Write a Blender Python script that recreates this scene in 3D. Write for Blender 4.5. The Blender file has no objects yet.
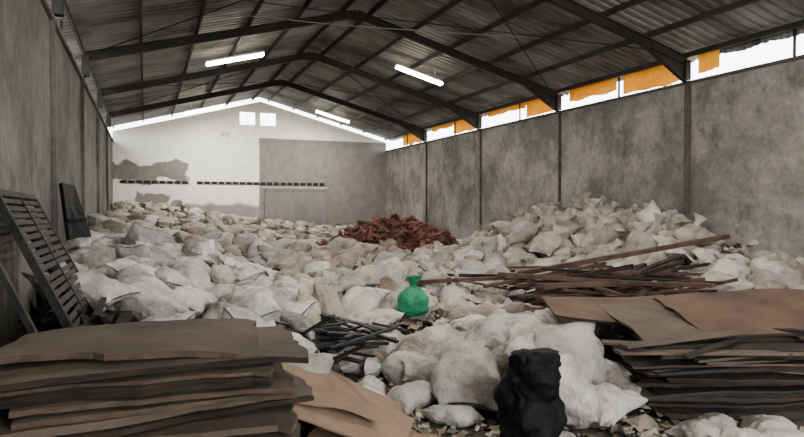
import bpy, math, random
import numpy as np
from mathutils import Vector, Matrix, Euler, noise
random.seed(7); rng=np.random.default_rng(7)
XL,XR,YB,YF=-1.21,10.78,28.0,-5.0
XM=(XL+XR)/2; EAVE=5.42; PEAK=7.02; WT=4.8
SL=(PEAK-EAVE)/(XR-XM); ANG=math.atan(SL)
def roof(x): return PEAK-abs(x-XM)*SL
# ------------------------------------------------------------ materials
def newmat(name):
    m=bpy.data.materials.new(name); m.use_nodes=True
    nt=m.node_tree; b=nt.nodes['Principled BSDF']; return m,nt,b
def N(nt,t,**k):
    n=nt.nodes.new(t)
    for a,v in k.items():
        if a in n.inputs: n.inputs[a].default_value=v
        else: setattr(n,a,v)
    return n
def ramp(nt,stops):
    r=nt.nodes.new('ShaderNodeValToRGB'); e=r.color_ramp.elements
    while len(e)<len(stops): e.new(0.5)
    for i,(p,c) in enumerate(stops):
        e[i].position=p; e[i].color=(*c,1) if len(c)==3 else c
    return r
def coords(nt,scale=(1,1,1)):
    t=nt.nodes.new('ShaderNodeTexCoord'); m=nt.nodes.new('ShaderNodeMapping')
    m.inputs['Scale'].default_value=scale
    nt.links.new(t.outputs['Object'],m.inputs['Vector']); return m.outputs['Vector']
def mixc(nt,f,a,b,mode='MIX'):
    m=nt.nodes.new('ShaderNodeMix'); m.data_type='RGBA'; m.blend_type=mode
    for s,v in ((0,f),(6,a),(7,b)):
        if hasattr(v,'is_output'): nt.links.new(v,m.inputs[s])
        else: m.inputs[s].default_value=v if s==0 else ((*v,1) if len(v)==3 else v)
    return m.outputs[2]
def noisy(name,c1,c2,scale=3,detail=8,rough=.8,metal=0,bump=.2,bscale=None,mscale=(1,1,1),lo=.3,hi=.7,spec=.3):
    m,nt,b=newmat(name); v=coords(nt,mscale)
    n=N(nt,'ShaderNodeTexNoise',Scale=scale,Detail=detail,Roughness=.65); nt.links.new(v,n.inputs['Vector'])
    r=ramp(nt,[(lo,c1),(hi,c2)]); nt.links.new(n.outputs[0],r.inputs[0])
    nt.links.new(r.outputs[0],b.inputs['Base Color'])
    n2=N(nt,'ShaderNodeTexNoise',Scale=bscale or scale*5,Detail=6); nt.links.new(v,n2.inputs['Vector'])
    bp=N(nt,'ShaderNodeBump',Strength=bump,Distance=.03); nt.links.new(n2.outputs[0],bp.inputs['Height'])
    nt.links.new(bp.outputs[0],b.inputs['Normal'])
    b.inputs['Roughness'].default_value=rough; b.inputs['Metallic'].default_value=metal
    b.inputs['Specular IOR Level'].default_value=spec
    return m
def concrete(name,dark,light,stain):
    m,nt,b=newmat(name); v=coords(nt)
    n=N(nt,'ShaderNodeTexNoise',Scale=.55,Detail=12,Roughness=.72); nt.links.new(v,n.inputs['Vector'])
    r=ramp(nt,[(.40,dark),(.58,light)]); nt.links.new(n.outputs[0],r.inputs[0])
    v2=coords(nt,(1.1,1.1,.7)); n2=N(nt,'ShaderNodeTexNoise',Scale=1.3,Detail=12,Roughness=.75); nt.links.new(v2,n2.inputs['Vector'])
    r2=ramp(nt,[(.50,(0,0,0)),(.64,(.95,.95,.95))]); nt.links.new(n2.outputs[0],r2.inputs[0])
    c=mixc(nt,r2.outputs[0],r.outputs[0],stain)
    n3=N(nt,'ShaderNodeTexNoise',Scale=6,Detail=10,Roughness=.85); nt.links.new(v,n3.inputs['Vector'])
    r3=ramp(nt,[(.35,(.66,.66,.66)),(.65,(1.2,1.2,1.2))]); nt.links.new(n3.outputs[0],r3.inputs[0])
    c=mixc(nt,1.0,c,r3.outputs[0],'MULTIPLY')
    nt.links.new(c,b.inputs['Base Color'])
    bp=N(nt,'ShaderNodeBump',Strength=.35,Distance=.02); nt.links.new(n3.outputs[0],bp.inputs['Height'])
    nt.links.new(bp.outputs[0],b.inputs['Normal']); b.inputs['Roughness'].default_value=.9
    return m
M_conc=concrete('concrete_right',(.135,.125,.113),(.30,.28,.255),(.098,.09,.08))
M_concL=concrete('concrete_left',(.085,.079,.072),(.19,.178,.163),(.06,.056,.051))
M_render=concrete('cement_render',(.20,.195,.18),(.32,.31,.29),(.17,.16,.15))
M_steel=noisy('dark_steel',(.010,.009,.009),(.03,.027,.025),scale=4,rough=.7,metal=.0,bump=.05)
M_pil=noisy('rusty_pilaster',(.05,.042,.037),(.12,.10,.085),scale=5,rough=.9)
M_roof=noisy('roof_sheet_zinc',(.06,.058,.055),(.30,.295,.285),scale=.8,rough=.55,metal=.1,bump=.05,mscale=(.45,1.3,1),lo=.36,hi=.64)
M_black=noisy('black_metal_hole_shade',(.006,.006,.007),(.022,.022,.024),scale=7,rough=.6,bump=.1)
M_rack=noisy('dusty_dark_slats',(.010,.010,.011),(.05,.047,.044),scale=7,rough=.8,bump=.3)
M_wood=noisy('old_wood',(.035,.020,.014),(.13,.075,.053),scale=3,rough=.8,mscale=(1,1,1))
M_red=noisy('red_brown_scrap',(.06,.021,.017),(.175,.066,.052),scale=2.5,rough=.9)
M_card=noisy('brown_board',(.055,.042,.032),(.145,.110,.080),scale=1.6,rough=.9,bump=.3,lo=.3,hi=.72)
M_cardD=noisy('dark_board_edge',(.008,.006,.005),(.045,.031,.022),scale=3,rough=.95,bump=.4,mscale=(1,1,8))
M_cardM=noisy('worn_board_edge',(.04,.028,.02),(.12,.085,.060),scale=6,rough=.95,bump=.4,mscale=(1,1,4))
M_cardT=noisy('tan_cardboard',(.17,.115,.077),(.29,.20,.138),scale=2,rough=.9,bump=.15)
M_cardR=noisy('reddish_board',(.055,.035,.025),(.16,.100,.068),scale=1.4,rough=.9,bump=.3)
M_green=noisy('green_plastic',(.005,.14,.065),(.02,.30,.15),scale=8,rough=.45,bump=.6)
M_blackbag=noisy('black_plastic',(.002,.002,.003),(.007,.007,.008),scale=6,rough=.65,bump=.6,bscale=14,spec=.15)
M_frame=noisy('white_frame',(.5,.5,.5),(.65,.65,.63),scale=4)
M_door=noisy('grey_door',(.15,.145,.13),(.25,.235,.215),scale=2,rough=.8,mscale=(1,1,.3))
M_floor=noisy('dirty_floor',(.065,.054,.044),(.21,.18,.145),scale=3,rough=.95,bump=.6,bscale=12)
M_mound=noisy('mixed_debris',(.025,.021,.017),(.14,.12,.10),scale=6,rough=.95,bump=1.0,bscale=14)  # debris, colour darkened to paint shade into the gaps between sacks
M_out=noisy('outside_ground',(.22,.2,.16),(.34,.31,.26),scale=1)
M_or,nt,b=newmat('orange_sheet'); nt.nodes.remove(b)
out=nt.nodes['Material Output']; d=N(nt,'ShaderNodeBsdfDiffuse'); t=N(nt,'ShaderNodeBsdfTranslucent'); ms=N(nt,'ShaderNodeMixShader'); ms.inputs[0].default_value=.26
vv=coords(nt); nn=N(nt,'ShaderNodeTexNoise',Scale=2.0,Detail=5); nt.links.new(vv,nn.inputs['Vector'])
rr=ramp(nt,[(.3,(.62,.20,.008)),(.7,(.84,.34,.02))]); nt.links.new(nn.outputs[0],rr.inputs[0])
nt.links.new(rr.outputs[0],d.inputs[0]); nt.links.new(rr.outputs[0],t.inputs[0])
nt.links.new(d.outputs[0],ms.inputs[1]); nt.links.new(t.outputs[0],ms.inputs[2]); nt.links.new(ms.outputs[0],out.inputs[0])
M_tube,nt,b=newmat('lit_tube'); b.inputs['Emission Color'].default_value=(1,.92,.70,1); b.inputs['Emission Strength'].default_value=40
M_fix=noisy('lamp_housing',(.6,.6,.58),(.7,.7,.68),scale=3,rough=.5)
M_cable=noisy('grey_cable',(.2,.2,.19),(.3,.3,.28),scale=3,rough=.6)
def attrmat(name,rough,bump,wr,dirt=(.44,.385,.325)):
    m,nt,b=newmat(name)
    a=N(nt,'ShaderNodeAttribute',attribute_name='col')
    v=coords(nt)
    n=N(nt,'ShaderNodeTexNoise',Scale=2.4,Detail=11,Roughness=.78); nt.links.new(v,n.inputs['Vector'])
    r=ramp(nt,[(.37,dirt),(.49,(.82,.79,.75)),(.60,(1.06,1.045,1.02))]); nt.links.new(n.outputs[0],r.inputs[0])
    c=mixc(nt,1.0,a.outputs['Color'],r.outputs[0],'MULTIPLY'); nt.links.new(c,b.inputs['Base Color'])
    n2=N(nt,'ShaderNodeTexNoise',Scale=wr,Detail=5,Roughness=.6,Distortion=1.2); nt.links.new(v,n2.inputs['Vector'])
    mth=N(nt,'ShaderNodeMath',operation='SUBTRACT'); mth.inputs[1].default_value=.5; nt.links.new(n2.outputs[0],mth.inputs[0])
    ab=N(nt,'ShaderNodeMath',operation='ABSOLUTE'); nt.links.new(mth.outputs[0],ab.inputs[0])
    bp=N(nt,'ShaderNodeBump',Strength=bump,Distance=.12); nt.links.new(ab.outputs[0],bp.inputs['Height'])
    nt.links.new(bp.outputs[0],b.inputs['Normal']); b.inputs['Roughness'].default_value=rough
    b.inputs['Specular IOR Level'].default_value=.3
    return m
M_sack=attrmat('woven_sack',.58,.5,5.0)
M_scrap=attrmat('scrap_paper',.8,.2,8)
# ------------------------------------------------------------ mesh builder
class MB:
    def __init__(s): s.v=[]; s.f=[]; s.mi=[]
    def box(s,c,size,R=None,mi=0):
        R=R or Matrix.Identity(3); b0=len(s.v); c=Vector(c)
        for dx in(-.5,.5):
            for dy in(-.5,.5):
                for dz in(-.5,.5): s.v.append(c+R@Vector((dx*size[0],dy*size[1],dz*size[2])))
        for q in((0,1,3,2),(4,6,7,5),(0,4,5,1),(2,3,7,6),(0,2,6,4),(1,5,7,3)):
            s.f.append([b0+i for i in q]); s.mi.append(mi)
    def beam(s,a,b,w,h,mi=0,up=(0,0,1)):
        a=Vector(a);b=Vector(b);d=(b-a); L=d.length; x=d/L; u=Vector(up)
        y=u.cross(x)
        if y.length<1e-4: y=Vector((0,1,0))
        y.normalize(); z=x.cross(y); R=Matrix((x,y,z)).transposed()
        s.box((a+b)/2,(L,w,h),R,mi)
    def prism(s,pts,off,mi=0):
        b0=len(s.v); n=len(pts); off=Vector(off)
        s.v+= [Vector(p) for p in pts]+[Vector(p)+off for p in pts]
        s.f.append([b0+i for i in range(n)]); s.f.append([b0+n+i for i in reversed(range(n))]); s.mi+=[mi,mi]
        for i in range(n):
            j=(i+1)%n; s.f.append([b0+i,b0+n+i,b0+n+j,b0+j]); s.mi.append(mi)
    def sheet(s,c,w,d,t,R,bend=.02,seed=0,n=7,mi=0,cut=0.0,edge=None,droop=0.0,rag=.02):
        b0=len(s.v); c=Vector(c); r=random.Random(seed); edge=mi if edge is None else edge
        ka,kb,kc=r.uniform(-1,1),r.uniform(-1,1),r.uniform(-1,1)
        for k in(0,1):
            for i in range(n+1):
                for j in range(n+1):
                    u=i/n*2-1; v=j/n*2-1
                    z=bend*(ka*u*u+kb*v*v+kc*u*v)+bend*.6*noise.noise(Vector((u*1.5+seed*3.1,v*1.5,seed)))
                    z-=droop*(max(0,abs(u)-.45)**2*2+max(0,-v-.4)**2*1.6)
                    e=rag*noise.noise(Vector((u*4,v*4,seed*1.7)))
                    x=u*w/2*(1-cut*max(0,v)*0.2)+e; y=v*d/2+e
                    s.v.append(c+R@Vector((x,y,z+(t/2 if k==0 else -t/2))))
        m=(n+1)*(n+1)
        id=lambda k,i,j:b0+k*m+i*(n+1)+j
        for i in range(n):
            for j in range(n):
                s.f.append([id(0,i,j),id(0,i+1,j),id(0,i+1,j+1),id(0,i,j+1)]); s.mi.append(mi)
                s.f.append([id(1,i,j),id(1,i,j+1),id(1,i+1,j+1),id(1,i+1,j)]); s.mi.append(mi)
        for i in range(n):
            for (a,b_) in (((i,0),(i+1,0)),((i+1,n),(i,n)),((0,i+1),(0,i)),((n,i),(n,i+1))):
                s.f.append([id(0,*a),id(1,*a),id(1,*b_),id(0,*b_)]); s.mi.append(edge)
    def obj(s,name,mats,smooth=False):
        me=bpy.data.meshes.new(name); me.from_pydata([tuple(v) for v in s.v],[],s.f)
        for m in (mats if isinstance(mats,list) else [mats]): me.materials.append(m)
        me.polygons.foreach_set('material_index',s.mi)
        if smooth: me.polygons.foreach_set('use_smooth',[True]*len(s.f))
        me.update(); o=bpy.data.objects.new(name,me); bpy.context.scene.collection.objects.link(o); return o
def RZ(a): return Matrix.Rotation(a,3,'Z')
def RE(x,y,z): return Euler((x,y,z)).to_matrix()
def empty(name,loc=(0,0,0)):
    e=bpy.data.objects.new(name,None); e.location=loc; bpy.context.scene.collection.objects.link(e); return e
def parent(c,p):
    c.parent=p; c.matrix_parent_inverse=Matrix.Translation(p.location).inverted()
# ------------------------------------------------------------ shell
m=MB(); m.box(((XL+XR)/2,(YF+YB)/2,-.1),(XR-XL+.4,YB-YF+.4,.2)); m.obj('floor',M_floor)
m=MB(); m.box((5,10,-.35),(160,160,.2)); m.obj('ground_outside',M_out)
m=MB(); m.box((XR+.1,(YF+YB)/2,WT/2),(.2,YB-YF,WT)); m.obj('wall_right',M_conc)
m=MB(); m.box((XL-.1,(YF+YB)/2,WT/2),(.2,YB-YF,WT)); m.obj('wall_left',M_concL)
m=MB(); x0,x1,zt=1.6,8.0,4.4
for (a,b_) in((XL-.2,x0),(x1,XR+.2)):
    pts=[(a,YF,0),(b_,YF,0),(b_,YF,roof(b_)-.2),(a,YF,roof(a)-.2)]; m.prism(pts,(0,-.2,0))
m.prism([(x0,YF,zt),(x1,YF,zt),(x1,YF,roof(x1)-.2),(XM,YF,PEAK-.2),(x0,YF,roof(x0)-.2)],(0,-.2,0))
m.obj('wall_front',M_conc)
GAP=.24
def tp(x): return roof(x)-GAP
m=MB()
W1=(3.87,4.58); W2=(4.76,5.50); WZ=(5.70,6.30)
def col(a,b_,lo,hi=None):
    P=[(a,YB,lo),(b_,YB,lo)]
    if hi is None:
        P.append((b_,YB,tp(b_)))
        if a<XM<b_: P.append((XM,YB,tp(XM)))
        P.append((a,YB,tp(a)))
    else: P+=[(b_,YB,hi),(a,YB,hi)]
    m.prism(P,(0,.2,0))
DX0,DX1,DZ=4.95,7.75,2.88
col(XL,W1[0],0); col(W1[0],W1[1],0,WZ[0]); col(W1[0],W1[1],WZ[1])
col(W1[1],W2[0],0)
col(W2[0],W2[1],0,WZ[0]); col(W2[0],W2[1],WZ[1]); col(W2[1],XR,0)
Mb,nt,b=newmat('back_wall_paint'); v=coords(nt)
dn=N(nt,'ShaderNodeTexNoise',Scale=1.2,Detail=7,Roughness=.6); nt.links.new(v,dn.inputs['Vector'])
sep=N(nt,'ShaderNodeSeparateXYZ'); nt.links.new(v,sep.inputs[0])
def mth(op,a,b_=None,c=None,clamp=False):
    n=nt.nodes.new('ShaderNodeMath'); n.operation=op; n.use_clamp=clamp
    for i,q in enumerate((a,b_,c)):
        if q is None: continue
        if hasattr(q,'is_output'): nt.links.new(q,n.inputs[i])
        else: n.inputs[i].default_value=q
    return n.outputs[0]
off=mth('SUBTRACT',dn.outputs[0],.5)
def mask(xa,xb,za,zb,amp,soft=.03):
    X=mth('ADD',sep.outputs[0],mth('MULTIPLY',off,amp)); Z=mth('ADD',sep.outputs[2],mth('MULTIPLY',off,amp*.8))
    dx=mth('SUBTRACT',(xb-xa)/2,mth('ABSOLUTE',mth('SUBTRACT',X,(xa+xb)/2)))
    dz=mth('SUBTRACT',(zb-za)/2,mth('ABSOLUTE',mth('SUBTRACT',Z,(za+zb)/2)))
    return mth('DIVIDE',mth('MINIMUM',dx,dz),soft,clamp=True)
nz=N(nt,'ShaderNodeTexNoise',Scale=2.5,Detail=9,Roughness=.7); nt.links.new(v,nz.inputs['Vector'])
rw=ramp(nt,[(.3,(.80,.77,.71)),(.55,(.93,.915,.875))]); nt.links.new(nz.outputs[0],rw.inputs[0])
rg=ramp(nt,[(.3,(.15,.14,.125)),(.7,(.26,.245,.22))]); nt.links.new(nz.outputs[0],rg.inputs[0])
rb=ramp(nt,[(.3,(.24,.215,.19)),(.7,(.36,.33,.30))]); nt.links.new(nz.outputs[0],rb.inputs[0])
c=rw.outputs[0]
c=mixc(nt,mask(-3,12,-1,2.25,.7,.15),c,rb.outputs[0])
c=mixc(nt,mask(-3,1.75,3.15,3.95,1.6,.06),c,rg.outputs[0])
c=mixc(nt,mask(-.4,1.25,2.2,2.75,2.0,.06),c,(.25,.225,.20))
c=mixc(nt,mask(3.02,3.5,5.12,5.4,.5,.05),c,(.55,.53,.5))
c=mixc(nt,mask(4.7,12,-1,5.17,.06,.03),c,rg.outputs[0])
c=mixc(nt,mask(4.72,7.9,2.92,3.02,.12,.03),c,(.42,.40,.37))
nt.links.new(c,b.inputs['Base Color']); b.inputs['Roughness'].default_value=.9
bw=m.obj('wall_back',Mb)
m=MB()
x=-.95
while x<7.6:
    if not (1.55<x<1.85):
        m.box((x+.13,YB-.015,3.12),(.24,.02,.13),mi=0)  # black box on the wall face paints the shade inside a vent hole
        m.box((x+.275,YB-.02,3.12),(.04,.03,.15),mi=1)
    x+=.30
m.obj('vent_block_row',[M_black,M_render])
for i,w in enumerate((W1,W2)):
    m=MB(); cx=(w[0]+w[1])/2; cz=(WZ[0]+WZ[1])/2; f=.02
    m.box((w[0]+f/2,YB+.1,cz),(f,.1,WZ[1]-WZ[0])); m.box((w[1]-f/2,YB+.1,cz),(f,.1,WZ[1]-WZ[0]))
    m.box((cx,YB+.1,WZ[0]+f/2),(w[1]-w[0],.1,f)); m.box((cx,YB+.1,WZ[1]-f/2),(w[1]-w[0],.1,f)); m.box((cx,YB+.1,cz),(.012,.03,WZ[1]-WZ[0]))
    m.obj('window_%d'%(i+1),M_frame)
m=MB(); m.box(((DX0+DX1)/2,YB-.03,DZ/2),(DX1-DX0,.05,DZ))
for k in range(3): m.box((DX0+.04+(DX1-DX0-.08)*k/2,YB-.065,DZ/2),(.05,.02,DZ))
for z in(.9,DZ-.04): m.box(((DX0+DX1)/2,YB-.065,z),(DX1-DX0,.02,.06))
m.obj('door_1',M_door)
# ------------------------------------------------------------ roof
m=MB()
per=.22; prof=[(0,0),(.09,0),(.12,.035),(.19,.035)]
ys=[]; y=YF-.6
while y<YB+.3:
    for p,h in prof: ys.append((y+p,h))
    y+=per
for side in(-1,1):
    b0=len(m.v); xe=XM+side*((XR-XM)+.45)
    K=8
    for k in range(K+1):
        xx=XM+(xe-XM)*k/K
        for (yy,h) in ys: m.v.append(Vector((xx,yy,roof(xx)+h)))
    n=len(ys)
    for k in range(K):
        for i in range(n-1):
            m.f.append([b0+k*n+i,b0+k*n+i+1,b0+(k+1)*n+i+1,b0+(k+1)*n+i]); m.mi.append(0)
m.obj('ceiling',M_roof)
frames=[1.1,5.53,9.96,14.4,18.83,23.3]
m=MB()
def ibeam(a,b_,h,w,t=.02):
    m.beam(a,b_,.02,h)
    a=Vector(a);b_=Vector(b_)
    d=(b_-a).normalized(); y=Vector((0,0,1)).cross(d).normalized(); up=d.cross(y)
    m.beam(a+up*h/2,b_+up*h/2,w,t); m.beam(a-up*h/2,b_-up*h/2,w,t)
for yf in frames:
    for sd in(-1,1):
        xe=XM+sd*(XR-XM-.1)
        dz=.24
        ibeam((XM,yf,PEAK-dz),(xe,yf,roof(xe)-dz),.17,.10)
        if sd>0:
            xh=xe-sd*1.1
            m.prism([(xe,yf-.012,roof(xe)-.33),(xh,yf-.012,roof(xh)-.33),(xe,yf-.012,roof(xe)-.68)],(0,.024,0))
            m.beam((xh,yf,roof(xh)-.34),(xe,yf,roof(xe)-.69),.11,.02)
        m.box((xe,yf,(WT+EAVE-.2)/2),(.14,.16,EAVE-WT-.2))
    m.box((XM,yf,PEAK-.30),(.8,.03,.22))
m.obj('steel_rafters',M_steel)
m=MB()
for sd in(-1,1):
    for k in range(6):
        xx=XM+sd*(.35+k*1.12); zz=roof(xx)-.085
        m.beam((xx,YF,zz),(xx,YB+.1,zz),.05,.11,up=(0,0,1))
for (ya,yb) in((9.96,14.4),(18.83,23.3)):
    for sd in(-1,1):
        xa=XM+sd*.4; xb=XM+sd*5.6
        m.beam((xa,ya,roof(xa)-.16),(xb,yb,roof(xb)-.16),.02,.02); m.beam((xb,ya,roof(xb)-.16),(xa,yb,roof(xa)-.16),.02,.02)
m.obj('roof_purlins',M_steel)
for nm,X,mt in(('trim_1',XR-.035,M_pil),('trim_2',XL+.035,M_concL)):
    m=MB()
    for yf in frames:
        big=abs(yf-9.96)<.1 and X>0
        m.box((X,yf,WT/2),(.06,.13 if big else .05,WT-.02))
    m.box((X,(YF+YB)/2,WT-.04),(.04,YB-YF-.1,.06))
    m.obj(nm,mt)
def corr_panel(mb,x,y0,y1,z0,z1,tilt=0):
    n=int((y1-y0)/.05); b0=len(mb.v)
    for i in range(n+1):
        y=y0+(y1-y0)*i/n; dx=.025*math.sin(i*math.pi/1.5)
        jz=.06*noise.noise(Vector((y*2,0,3)))
        mb.v.append(Vector((x+dx+tilt,y,z0+jz))); mb.v.append(Vector((x+dx,y,z1)))
    for i in range(n): mb.f.append([b0+2*i,b0+2*i+2,b0+2*i+3,b0+2*i+1]); mb.mi.append(0)
m=MB(); X=XR+.12; ZT=5.36
for (a,b_,z0,z1) in((9.3,9.85,4.95,ZT),(10.1,12.1,4.86,ZT),(12.3,14.2,5.0,ZT),(14.6,16.3,4.86,ZT),(16.3,18.6,5.16,ZT),(19.0,21.2,4.86,ZT),(21.2,23.1,5.16,ZT),(23.6,26.2,4.86,ZT),(2,5,4.86,ZT)):
    corr_panel(m,X,a,b_,z0,z1)
m.obj('orange_corrugated_sheet',M_or,True)
m=MB()
for (a,b_,z0) in((5.7,9.3,5.2),(-1,2,5.2)): corr_panel(m,X,a,b_,z0,ZT)
m.obj('grey_corrugated_sheet',M_roof,True)
m=MB()
for yy in (-2,3.3,7.7,12.2,16.6,21,25.6): m.box((XR+.1,float(yy),5.07),(.04,.04,.5)); m.box((XL-.1,float(yy),5.07),(.04,.04,.5))
m.obj('eave_studs',M_steel)
# fluorescent lamps
for yl in(-1.5,7.5,16.5,25.5):
    for sd in(-1,1):
        cx=XM+sd*2.6; cz=roof(cx)-.42
        R=Matrix.Rotation(sd*ANG,3,'Y')
        e=empty('fluorescent_lamp',(cx,yl,cz))
        mm=MB(); mm.box((cx,yl,cz+.06),(1.5,.17,.04),R); mm.box((cx-.5,yl,cz+.18),(.02,.02,.2)); mm.box((cx+.5,yl,cz+.16),(.02,.02,.2)); h=mm.obj('housing',M_fix); parent(h,e)
        for dy in(-.06,.06):
            bpy.ops.mesh.primitive_cylinder_add(vertices=12,radius=.038,depth=1.48,location=(cx,yl+dy,cz-.005))
            t=bpy.context.object; t.name='tube'; t.rotation_euler=(R@Matrix.Rotation(math.pi/2,3,'Y')).to_euler()
            t.data.materials.append(M_tube); parent(t,e)
        ld=bpy.data.lights.new('lamp_light','AREA'); ld.shape='RECTANGLE'; ld.size=1.4; ld.size_y=.2; ld.energy={25.5:260}.get(yl,165); ld.color=(1,.96,.89)
        lo=bpy.data.objects.new('lamp_light',ld); bpy.context.scene.collection.objects.link(lo); lo.location=(cx,yl,cz-.08)
        lo.rotation_euler=(0,sd*ANG,0); parent(lo,e)
def curve(name,pts,r,mat):
    c=bpy.data.curves.new(name,'CURVE'); c.dimensions='3D'; s=c.splines.new('NURBS'); s.points.add(len(pts)-1)
    for p,q in zip(s.points,pts): p.co=(*q,1)
    s.use_endpoint_u=True; s.order_u=3; c.bevel_depth=r; c.materials.append(mat)
    o=bpy.data.objects.new(name,c); bpy.context.scene.collection.objects.link(o); return o
curve('hanging_cable',[(1.2,13.5,6.02),(1.9,13.2,6.1),(3.5,13.0,6.02),(5.2,12.6,5.98),(7,12.3,5.98),(8.46,12.06,5.99)],.010,M_cable)
# ------------------------------------------------------------ pile terrain
CP=np.array([(-1,28,1.95),(1,27,1.9),(3,27,1.5),(5,27,1.15),(8,27,.9),(10.5,27,.6),(10.5,23,.5),(10.5,20,.45),(10.7,17,.8),(10.7,14.5,1.55),(10.7,12.5,1.65),(10.7,10.5,1.4),(10.7,8.5,1.15),(10.7,6,1.0),(9.3,13,1.3),(9,15,.7),(8.5,10,.85),(8,6,.7),
(7.5,18.5,.5),(6.9,17.3,.45),(5,20,.75),(2,20,1.2),(0,20,1.5),(-1,20,1.7),(-1,14,1.5),(1,14,1.1),(3.5,14,.90),(6,14,.75),(6.8,15.4,.55),(-1,10,1.35),(.5,9,1.15),(-.5,7.3,1.1),(.3,6.6,.9),(1,7.3,.8),(2,9.5,.8),(4,10,.75),(6,10,.6),(6,8,.5),(3.4,8,.5),(4.5,7,.45),(3,6.9,.3),(2.2,6,.05),(3,5,0),(4,5,.05),(5,4,0),(0,4,0),(0,5.2,.3),(1.5,5,.0),(7,4.5,.1),(3,2,0),(8,2,0),(-1,2,0),(3,-4,0),(9,-3,0)],float)
def H(x,y):
    x=np.asarray(x,float); y=np.asarray(y,float)
    d2=(x[...,None]-CP[:,0])**2+(y[...,None]-CP[:,1])**2+.15
    w=1/d2**1.9
    return (w*CP[:,2]).sum(-1)/w.sum(-1)
def h1(x,y): return float(H(np.array(x),np.array(y)))
nx,ny=110,230
gx=np.linspace(XL+.02,XR-.02,nx); gy=np.linspace(3.0,YB-.14,ny)
GX,GY=np.meshgrid(gx,gy,indexing='ij'); GZ=H(GX,GY)
m=MB()
for i in range(nx):
    for j in range(ny):
        z=GZ[i,j]; nn=noise.noise(Vector((gx[i]*2.2,gy[j]*2.2,0)))*.12+noise.noise(Vector((gx[i]*6,gy[j]*6,5)))*.06
        k=min(1,z/.4); m.v.append(Vector((gx[i],gy[j],z*.86-.06*k+.004+nn*k)))
for i in range(nx-1):
    for j in range(ny-1):
        a=i*ny+j; m.f.append([a,a+ny,a+ny+1,a+1]); m.mi.append(0)
m.obj('debris_mound',M_mound,True)
# ------------------------------------------------------------ sacks
def sack_template(ns,nt,seed,kind):
    r=random.Random(seed); L=1.0; W=.285+r.uniform(-.03,.03); T=.20+r.uniform(-.03,.03)
    b1=r.uniform(-.2,.2); b2=r.uniform(-.12,.12)
    P=np.zeros(((ns+1)*nt,3))
    for i in range(ns+1):
        s=i/ns; e=abs(2*s-1)
        prof=max(.0,1-e**2.7)**.56
        w=W*(.84+.16*prof)+.012*math.sin(s*9+seed); h=T*prof*(1+.07*math.sin(s*9+seed*2))+.008
        fold=.15+.85*max(0,e-.3)
        if kind=='tied' and s>.5:
            q=(s-.5)/.5
            if q<.66:
                k=1-(q/.66)**2.3*.85; w=W*k; h=T*1.15*k+.008; fold=.2+q
            else:
                k=(q-.66)/.34; w=W*(.15+.62*k); h=T*(.18+.28*k); fold=1.0
        for j in range(nt):
            th=2*math.pi*j/nt; c=math.cos(th); sn=math.sin(th)
            cc=math.copysign(abs(c)**.8,c); ss=math.copysign(abs(sn)**.9,sn)
            x=(s-.5)*L; y=w*cc; z=h*ss
            if kind!='tied' or s<.3:
                ew=max(0,(e-.6)/.4)**2; x+=math.copysign(.07*ew*abs(cc)**3,s-.5)
            fd=.010*fold*(math.sin(th*7+seed+2.0*math.sin(s*4+seed))+.5*math.sin(th*11+seed*2-s*3))
            p=Vector((x*2.8+seed*7.3,y*3.6,z*3.6))
            n1=noise.noise(p)*.05; p2=Vector((x*4.5+seed,y*9,z*9)); rg=(.24-abs(noise.noise(p2)))*.062
            d=Vector((0,y,z)); d=d.normalized() if d.length>1e-5 else Vector((0,0,1))
            f=(n1+rg)*min(1,h/T+.3)+fd*min(1,h/T+.35)
            y+=d.y*f; z+=d.z*f+ b1*(x*x*1.8) ; x+=noise.noise(p+Vector((9,9,9)))*.045
            y+=b2*x*2*x*2
            if z<0: z*=.75
            P[i*nt+j]=(x,y,z)
    F=[]
    for i in range(ns):
        for j in range(nt):
            k=(j+1)%nt; F.append((i*nt+j,i*nt+k,(i+1)*nt+k,(i+1)*nt+j))
    return P,np.array(F)
NT=20
TN=[sack_template(38,42,i,'tied' if i%2 else 'pillow') for i in range(NT)]
TF=[sack_template(20,22,i,'tied' if i%2 else 'pillow') for i in range(NT)]
TIED=[i for i in range(NT) if i%2]
class Big:
    def __init__(s): s.V=[];s.F=[];s.C=[];s.n=0
    def add(s,P,F,R,c,col):
        V=P@np.array(R).T+np.array(c)
        V[:,0]=np.clip(V[:,0],XL+.03,XR-.03); V[:,1]=np.minimum(V[:,1],YB-.12); V[:,2]=np.maximum(V[:,2],.006)
        s.V.append(V); s.F.append(F+s.n); s.n+=len(P)
        cc=np.ones((len(P),4)); cc[:,:3]=col; s.C.append(cc)
    def obj(s,name,mat,smooth=True):
        V=np.concatenate(s.V); F=np.concatenate(s.F); C=np.concatenate(s.C)
        me=bpy.data.meshes.new(name); me.vertices.add(len(V)); me.vertices.foreach_set('co',V.astype(np.float32).ravel())
        k=F.shape[1]; me.loops.add(F.size); me.loops.foreach_set('vertex_index',F.astype(np.int32).ravel())
        me.polygons.add(len(F)); me.polygons.foreach_set('loop_start',np.arange(0,F.size,k,dtype=np.int32))
        if smooth: me.polygons.foreach_set('use_smooth',np.ones(len(F),bool))
        a=me.color_attributes.new('col','FLOAT_COLOR','POINT'); a.data.foreach_set('color',C.astype(np.float32).ravel())
        me.materials.append(mat); me.update(); me.validate()
        o=bpy.data.objects.new(name,me); bpy.context.scene.collection.objects.link(o); return o
def norm_at(x,y):
    e=.3; return Vector((-(h1(x+e,y)-h1(x-e,y))/(2*e),-(h1(x,y+e)-h1(x,y-e))/(2*e),1)).normalized()
def orient(x,y,yaw,tilt,roll):
    n=norm_at(x,y); q=Vector((0,0,1)).rotation_difference(n).to_matrix()
    return q@RE(roll,tilt,yaw)
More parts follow.
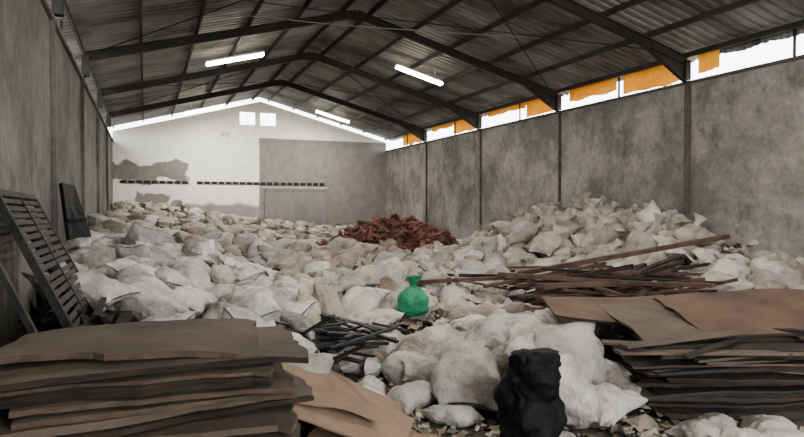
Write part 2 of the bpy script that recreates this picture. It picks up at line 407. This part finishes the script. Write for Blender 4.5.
def sackcol(x,y):
    g=random.uniform(.62,1.15)
    if x<1.8 and y<11.5: c=random.choice([(.62,.62,.625),(.59,.585,.58),(.50,.485,.465)])
    elif y>17: c=random.choice([(.42,.385,.34),(.54,.51,.465),(.32,.28,.24),(.48,.44,.39)])
    elif x>7.2: c=random.choice([(.50,.47,.43),(.44,.41,.365),(.56,.53,.49)])
    else: c=random.choice([(.44,.385,.335),(.50,.46,.42),(.36,.305,.26),(.53,.505,.475),(.58,.565,.545),(.42,.345,.29),(.56,.545,.52)])
    return tuple(min(.8,k*g) for k in c)
B=Big()
def place(x,y,z,sc,yaw,tilt=0,roll=0,colr=None,near=None,ti=None,follow=True):
    near=(math.hypot(x,y)<12) if near is None else near
    P,F=(TN if near else TF)[ti if ti is not None else random.randrange(NT)]
    R=(orient(x,y,yaw,tilt,roll) if follow else RE(roll,tilt,yaw))
    S=np.diag(sc if isinstance(sc,tuple) else (sc,sc,sc))
    B.add(P@S,F,R,(x,y,z),colr or sackcol(x,y))
RP=(6.95,17.4); GP=(3.42,7.9)
y=5.4; cnt=0
while y<27.6:
    step=.48 if y<20 else .50
    x=XL+.35
    while x<XR-.25:
        px=x+random.uniform(-.2,.2); py=y+random.uniform(-.2,.2)
        px=min(max(px,XL+.42),XR-.42)
        hh=h1(px,py); dr=math.hypot(px-RP[0],py-RP[1])
        inplank=(4.9<px<8.6 and 4.6<py<6.9)
        gfree=math.hypot(px-GP[0],py-GP[1])>.38 and math.hypot(px-GP[0]+.2,py-GP[1]+.5)>.42
        if gfree and hh>.24 and dr>2.25 and not inplank and not(px<-.15 and py<6.9) and not (px<1.1 and py<5.6):
            sc=random.uniform(.68,.92)
            if py>19: sc*=.85
            yaw=random.uniform(0,6.28); tl=random.gauss(0,.35)
            if 1.5<px<8 and 8<py<16: yaw=random.gauss(1.15,.45); tl=random.gauss(-.38,.25)
            place(px,py,hh+random.uniform(-.07,.2),(sc,sc*random.uniform(.85,1.1),sc*random.uniform(.95,1.3)),yaw,tl,random.gauss(0,.3))
            cnt+=1
        x+=step
    y+=step
for i in range(120):
    py=random.uniform(8.8,15.6); px=XR-.45-abs(random.gauss(0,.85)); hh=h1(px,py)
    place(px,py,hh+.18+random.uniform(0,.28),random.uniform(.8,1.0),random.gauss(.2,1.1),-random.uniform(.0,1.0),random.gauss(0,.3),ti=random.choice(TIED) if random.random()<.6 else None)
for i in range(26):
    px=random.uniform(-.6,1.3); py=random.uniform(6.7,10.5); hh=h1(px,py)
    place(px,py,hh+.2,random.uniform(.68,.93),random.uniform(0,6.28),random.gauss(0,.4),random.gauss(0,.4))
B.obj('sack_pile',M_sack); print('sacks',cnt)
B=Big()
G=(.45,.44,.42)
fg=[(3.15,5.75,.36,1.0,.9,.35,1.0),(3.62,5.0,.36,1.05,2.0,.5,1.1),(4.05,5.35,.42,1.1,1.2,.9,1.1),(4.15,6.2,.45,1.1,.3,.1,1.2),(3.35,6.6,.35,1.0,.5,.1,1.0),(2.75,6.5,.22,.85,2.6,.1,1.0),(4.9,6.3,.5,1.0,1.8,.2,1.1),(3.9,7.0,.45,1.0,.0,.1,1.0),(4.4,5.2,.25,.9,2.4,.15,1.0),(2.9,7.2,.32,.8,.2,.0,1.0),
 (2.55,5.85,.14,.6,.4,0,.9),(3.0,6.2,.2,.8,2.9,.1,1),(3.5,6.0,.5,.85,1.1,.5,1),(3.75,5.55,.5,.8,2.2,.3,1),(4.5,5.75,.5,.8,1.5,.3,1),(4.3,6.7,.6,.9,.8,.2,1),(4.1,7.5,.55,.8,1.4,.2,1),(2.4,7.4,.45,.8,1.0,.2,1),(4.05,4.75,.2,.7,.3,.1,1),(3.05,4.2,.08,.4,1,0,.5),(2.7,5.3,.10,.5,2.2,0,.8),(2.2,6.2,.14,.6,1.2,0,.8)]
for i,(x,y,z,s,yaw,tilt,th) in enumerate(fg):
    g=random.uniform(.80,1.22)
    place(x,y,z,(s,s*1.12,s*1.2*th),yaw,-tilt,random.gauss(0,.2),tuple(k*g for k in G),True,i%NT,False)
for (x,y) in((4.45,3.95),(4.75,4.05),(5.15,3.8),(5.0,3.6),(4.6,3.7)):
    g=random.uniform(.85,1.1)
    place(x,y,.12,(.5,.6,.5),random.uniform(0,6),0,0,(.50*g,.49*g,.47*g),True,None,False)
B.obj('bulk_sack_heap',M_sack)
def standing(name,x,y,z,w,t,h,yaw,mat,seed,tied=False):
    ns,nt=44,44; m=MB()
    for i in range(ns+1):
        s=i/ns
        if tied:
            q=min(1,max(0,(s-.42)/.38))
            ww=w*(min(1,(s/.16))**.5*.45+.55)*(1-.84*q**1.5)
            if s>.8: ww=w*(.16+.38*(s-.8)/.2)
            tt=ww*(t/w); zz=s*h
        else:
            # slumped upright sack: bulging base, softly rounded folded top
            zz=h*math.sin(s*math.pi/2)**.95 if s<1 else h
            rr_=max(0,1-s**5)**.5
            ww=w*(1.02-.22*s+.05*math.sin(s*7))*rr_+.004
            tt=t*(1.0-.25*s)*rr_*(min(1,s/.06)**.5*.15+.85)+.004
        for j in range(nt):
            th=2*math.pi*j/nt; c=math.cos(th); sn=math.sin(th)
            X=ww/2*math.copysign(abs(c)**.8,c); Y=tt/2*math.copysign(abs(sn)**.8,sn)
            Z=zz
            if not tied: Z+=.05*max(0,(s-.6)/.4)*(abs(X)/(w/2))**1.5 - .015*s**4
            p=Vector((X*5+seed,Y*5,Z*4)); f=noise.noise(p)*.09+(.25-abs(noise.noise(p*2.2)))*.08
            k=1 if .03<s<.97 else .2
            if tied: k*=.55; f+=.02*math.sin(th*8+seed)*max(0,s-.3)
            X+=c*f*k*(w/.5); Y+=sn*f*k*(w/.5); X+=.07*s*s*h
            m.v.append(Vector((x,y,z))+RZ(yaw)@Vector((X,Y,Z)))
    for i in range(ns):
        for j in range(nt): k=(j+1)%nt; m.f.append([i*nt+j,i*nt+k,(i+1)*nt+k,(i+1)*nt+j]); m.mi.append(0)
    m.f.append(list(reversed(range(nt)))); m.mi.append(0)
    return m.obj(name,mat,True)
standing('black_sack',3.22,4.72,0,.54,.44,.82,-.35,M_blackbag,5)
standing('green_sack',GP[0],GP[1],.60,.42,.38,.54,.2,M_green,8,tied=True)
# ------------------------------------------------------------ litter
B=Big()
def scrap(x,y,z,sx,sy,col):
    n=3; P=[];F=[]; sd=random.random()*50
    for i in range(n+1):
        for j in range(n+1):
            u=i/n-.5; v=j/n-.5; P.append((u*sx,v*sy,noise.noise(Vector((u*2.5+sd,v*2.5,sd)))*.35*max(sx,sy)))
    for i in range(n):
        for j in range(n): F.append((i*(n+1)+j,(i+1)*(n+1)+j,(i+1)*(n+1)+j+1,i*(n+1)+j+1))
    B.add(np.array(P),np.array(F),RE(random.gauss(0,.25),random.gauss(0,.25),random.uniform(0,6.3)),(x,y,z),col)
cols=[(.46,.44,.41),(.34,.29,.24),(.27,.22,.17),(.52,.51,.49),(.33,.28,.23),(.14,.12,.11),(.40,.36,.31),(.25,.20,.15),(.2,.17,.14)]
for i in range(2400):
    x=random.uniform(1.0,5.6); y=random.uniform(3.6,8.5); s=random.uniform(.03,.12)*(2.4 if random.random()<.14 else 1)
    scrap(x,y,h1(x,y)+random.uniform(.012,.05),s,s*random.uniform(.4,1),random.choice(cols))
for i in range(2400):
    x=random.uniform(XL+.2,XR-.2); y=random.uniform(8,27.5); s=random.uniform(.10,.26)
    scrap(x,y,h1(x,y)+random.uniform(.0,.25),s,s*random.uniform(.4,1),random.choice(cols))
cubeF=np.array([(0,1,3,2),(4,6,7,5),(0,4,5,1),(2,3,7,6),(0,2,6,4),(1,5,7,3)])
cubeP=np.array([(a,b_,c_) for a in(-.5,.5) for b_ in(-.5,.5) for c_ in(-.5,.5)])
ccols=[(.52,.50,.47),(.42,.39,.35),(.36,.32,.28),(.30,.26,.22)]
def chunk(x,y,z,s):
    P=cubeP*np.array([1,random.uniform(.5,1),random.uniform(.3,.7)])*s+rng.uniform(-.18,.18,(8,3))*s
    B.add(P,cubeF,RE(*[random.uniform(-.8,.8) for _ in range(2)],random.uniform(0,6.3)),(x,y,z),random.choice(ccols))
for i in range(1500):
    x=random.uniform(XL+.2,6); y=random.uniform(11,27.5)
    chunk(x,y,h1(x,y)+random.uniform(.02,.2),random.uniform(.05,.14))
B.obj('litter_scraps',M_scrap,False)
# ------------------------------------------------------------ red brown pile
m=MB(); RR=2.5
for i in range(1100):
    a=random.uniform(0,6.283); r=RR*math.sqrt(random.random())
    z0=.58+1.04*max(0,1-(r/RR)**1.8)+random.uniform(-.12,.08)
    x=RP[0]+r*math.cos(a); y=RP[1]+r*math.sin(a)*.8
    L=random.uniform(.25,.85); R=RE(random.gauss(0,.4),random.gauss(0,.35),random.uniform(0,6.3))
    m.box((x,y,z0),(L,random.uniform(.05,.15),random.uniform(.03,.09)),R,mi=random.choice((0,0,0,1)))
b0=len(m.v); nr,na=8,28
for i in range(nr+1):
    for j in range(na):
        r=(RR+.05)*i/nr; a=j/na*6.283; m.v.append(Vector((RP[0]+r*math.cos(a),RP[1]+.8*r*math.sin(a),.45+1.0*max(0,1-(r/RR)**1.8))))
for i in range(nr):
    for j in range(na):
        k=(j+1)%na; m.f.append([b0+i*na+j,b0+(i+1)*na+j,b0+(i+1)*na+k,b0+i*na+k]); m.mi.append(0)
m.obj('red_brown_scrap_heap',[M_red,M_wood])
# ------------------------------------------------------------ board stacks
def stack(cx,cy,w,d,n,z0,dz,yaw,tops,seed,grow=0,t=.02,bend=.03,jit=.04,droop=0.,grp=4,sag=.3,edges=(1,1,1,1,0),tmin=.6):
    r=random.Random(seed); m=MB(); ox=oy=0; ya=0
    for k in range(n):
        f=1-grow*(k/n)
        if k%grp==0: ox=r.uniform(-jit,jit); oy=r.uniform(-jit,jit)*.7; ya=r.gauss(0,.05); fw=r.uniform(.90,1.06); dr=droop*r.uniform(.4,1.2)
        R=RE(r.gauss(0,.008),r.gauss(0,.008),yaw+ya+r.gauss(0,.012))
        z=z0+k*dz
        m.sheet((cx+ox+r.uniform(-.02,.02),cy+oy+r.uniform(-.025,.025),z),w*f*fw,d*f,t*r.uniform(tmin,1),R,bend=bend*(sag if k%grp else 1)*r.uniform(.3,1)*.4,seed=seed*100+k//grp,n=12,mi=r.choice(tops),edge=r.choice(edges),droop=dr*(k/n),rag=.05)
    return m
m=stack(.02,3.84,1.68,.98,25,.02,.0535,-.07,[0],5,grow=.13,t=.044,bend=.05,jit=.08,droop=.04,grp=2,sag=.6,edges=(1,1,2,2,1,0),tmin=.4)
m.sheet((-.02,3.86,1.385),1.28,.80,.035,RE(.0,.012,-.11),bend=.025,seed=88,n=12,mi=0,edge=2,rag=.06,droop=.03)
m.obj('weathered_board_stack',[M_card,M_cardD,M_cardM])
m=MB()
for k,(c,w,d,R) in enumerate([((1.75,5.35,.30),1.25,1.0,RE(.05,.42,-.35)),((1.60,5.15,.38),1.2,1.0,RE(.02,.36,-.55)),((1.95,5.05,.10),1.2,.8,RE(.0,.10,-.75)),((1.45,5.4,.48),1.0,.9,RE(.05,.3,-.3))]):
    m.sheet(c,w,d,.015,R,bend=.05,seed=40+k,n=8,mi=0)
m.obj('loose_cardboard_sheet',[M_cardT])
m=stack(5.75,4.75,2.1,1.2,20,.03,.038,-.38,[1,1,0],9,bend=.12,jit=.16,t=.026,droop=.04,grp=2,sag=.8,edges=(1,1,2,2,1,0))
m.sheet((6.35,4.80,.96),1.9,1.35,.025,RE(.17,-.03,-.38),bend=.03,seed=61,mi=3,edge=1,n=8,droop=.05,rag=.04)
m.sheet((5.05,5.75,.92),1.5,1.0,.025,RE(.13,.02,-.45),bend=.03,seed=62,mi=3,edge=1,n=8)
m.sheet((6.9,4.3,.86),1.5,1.1,.025,RE(.12,-.02,-.45),bend=.04,seed=63,mi=3,edge=1,n=8)
m.sheet((5.7,5.0,.85),2.0,1.2,.025,RE(.10,.04,-.3),bend=.06,seed=64,mi=0,edge=1,n=8,droop=.04)
r=random.Random(21)
for i in range(20):
    c=Vector((5.6+r.uniform(-.6,.7),4.55+r.uniform(-.5,.1),.80+r.uniform(-.3,.06))); a=-.38+r.gauss(0,.3); L=r.uniform(.6,1.2)
    d=Vector((math.cos(a),math.sin(a),r.gauss(0,.03)))*L; m.beam(c-d,c+d,r.uniform(.06,.13),.025,mi=r.choice((1,2,0)))
m.obj('dark_board_stack',[M_card,M_cardD,M_black,M_cardR])
# planks
m=MB()
def plank(a,b_,w=.09,h=.04,mi=0): m.beam(a,b_,w,h,mi)
plank((5.3,8.1,1.08),(8.9,7.4,1.62),.1,.07)
r=random.Random(4)
for i in range(70):
    L=r.uniform(.8,2.5); a=r.gauss(-.3,.5); cx=6.3+r.gauss(0,.6); cy=7.3+r.gauss(0,.45); z=.76+r.uniform(0,.36); t=r.gauss(.03,.09)
    d=Vector((math.cos(a),math.sin(a),t))*L/2; c=Vector((cx,cy,z)); plank(c-d,c+d,r.uniform(.04,.12),r.uniform(.025,.06),mi=r.choice((0,0,1)))
m.obj('timber_plank_pile',[M_wood,M_cardD])
m=MB(); r=random.Random(11)
for i in range(70):
    L=r.uniform(.3,1.0); a=r.gauss(-.5,.6); c=Vector((1.95+r.gauss(0,.34),6.8+r.gauss(0,.3),.46+r.uniform(0,.30)))
    d=Vector((math.cos(a),math.sin(a),r.gauss(-.1,.2)))*L/2; m.beam(c-d,c+d,r.uniform(.02,.10),r.uniform(.012,.035))
m.obj('black_scrap_strips',M_black)
# left: dark pallets + slatted rack + frames + board
m=MB(); r=random.Random(3)
for k in range(7):
    z=.02+k*.155; o=r.uniform(-.02,.04); Rk=RZ(r.gauss(0,.02))
    for yy in(5.45,6.1,6.75): m.box((-.64+o,yy,z+.045),(.95,.09,.09),Rk)
    for q in range(6): m.box((-1.03+o+q*.16,6.1,z+.105),(.11,1.5,.022),Rk)
for k in range(14):
    c=Vector((-.55+r.uniform(-.2,.2),6.1+r.gauss(0,.3),1.14+r.uniform(0,.12))); a=r.uniform(.9,2.1)
    d=Vector((math.cos(a)*.3,math.sin(a),r.gauss(0,.06)))*r.uniform(.3,.6); m.beam(c-d,c+d,.05,.03)
m.obj('wooden_pallet_stack',M_cardD)
m=MB()
A=Vector((-1.12,5.9,2.22)); Bv=Vector((-1.10,7.62,2.20)); D=Vector((-.50,6.95,1.16)); C=A+(D-Bv)
ed=(Bv-A); dn_=(D-Bv); nrm=ed.cross(dn_).normalized()
if nrm.x<0: nrm=-nrm
for f in(0,1): m.beam(A+dn_*f,Bv+dn_*f,.06,.06,up=nrm)
for f in(0,.5,1): m.beam(A+ed*f,C+ed*f,.06 if f in(0,1) else .04,.06,up=nrm)
for k in range(1,17):
    f=(k+r.uniform(-.15,.15))/17; e0=r.uniform(0,.04); m.beam(A+dn_*f+ed*e0+nrm*.01,Bv+dn_*(f+r.uniform(-.012,.012))+nrm*.01,.045,.02,up=nrm)
o2=Vector((-.0,-.75,-.32))
for a_,b_ in((A+o2,Bv+o2),(Bv+o2,D+o2),(C+o2,A+o2)): m.beam(a_+nrm*.06,b_+nrm*.06,.06,.04,up=nrm)
m.obj('slatted_metal_rack',M_rack)
m=MB(); TL=Vector((-1.13,10.0,2.44)); TR=Vector((-1.03,10.6,2.42)); BR=Vector((-.72,10.2,1.45)); BL=Vector((-.98,9.65,1.40))
m.prism([TL,TR,BR,BL],(.05,-.02,.01)); m.beam(TL.lerp(BL,.5)+Vector((.05,-.03,.0)),TR.lerp(BR,.5)+Vector((.05,-.03,0)),.05,.03)
m.obj('black_board',M_blackbag)
# ------------------------------------------------------------ world, camera
w=bpy.data.worlds.new('World'); bpy.context.scene.world=w; w.use_nodes=True
bg=w.node_tree.nodes['Background']; bg.inputs[0].default_value=(.93,.965,1,1); bg.inputs[1].default_value=9.5
ld=bpy.data.lights.new('doorway_daylight','AREA'); ld.shape='RECTANGLE'; ld.size=6.2; ld.size_y=4.2; ld.energy=460; ld.color=(1,.985,.96)
lo=bpy.data.objects.new('doorway_daylight',ld); bpy.context.scene.collection.objects.link(lo); lo.location=(4.8,YF-.3,2.3); lo.rotation_euler=(math.radians(90),0,0)
cd=bpy.data.cameras.new('camera'); cam=bpy.data.objects.new('camera',cd); bpy.context.scene.collection.objects.link(cam)
cd.sensor_width=36; cd.lens=620/804*36; cd.clip_end=300
cam.location=(0,0,2.12); cam.rotation_euler=(math.radians(90-1.15),0,math.radians(-22.51))
bpy.context.scene.camera=cam
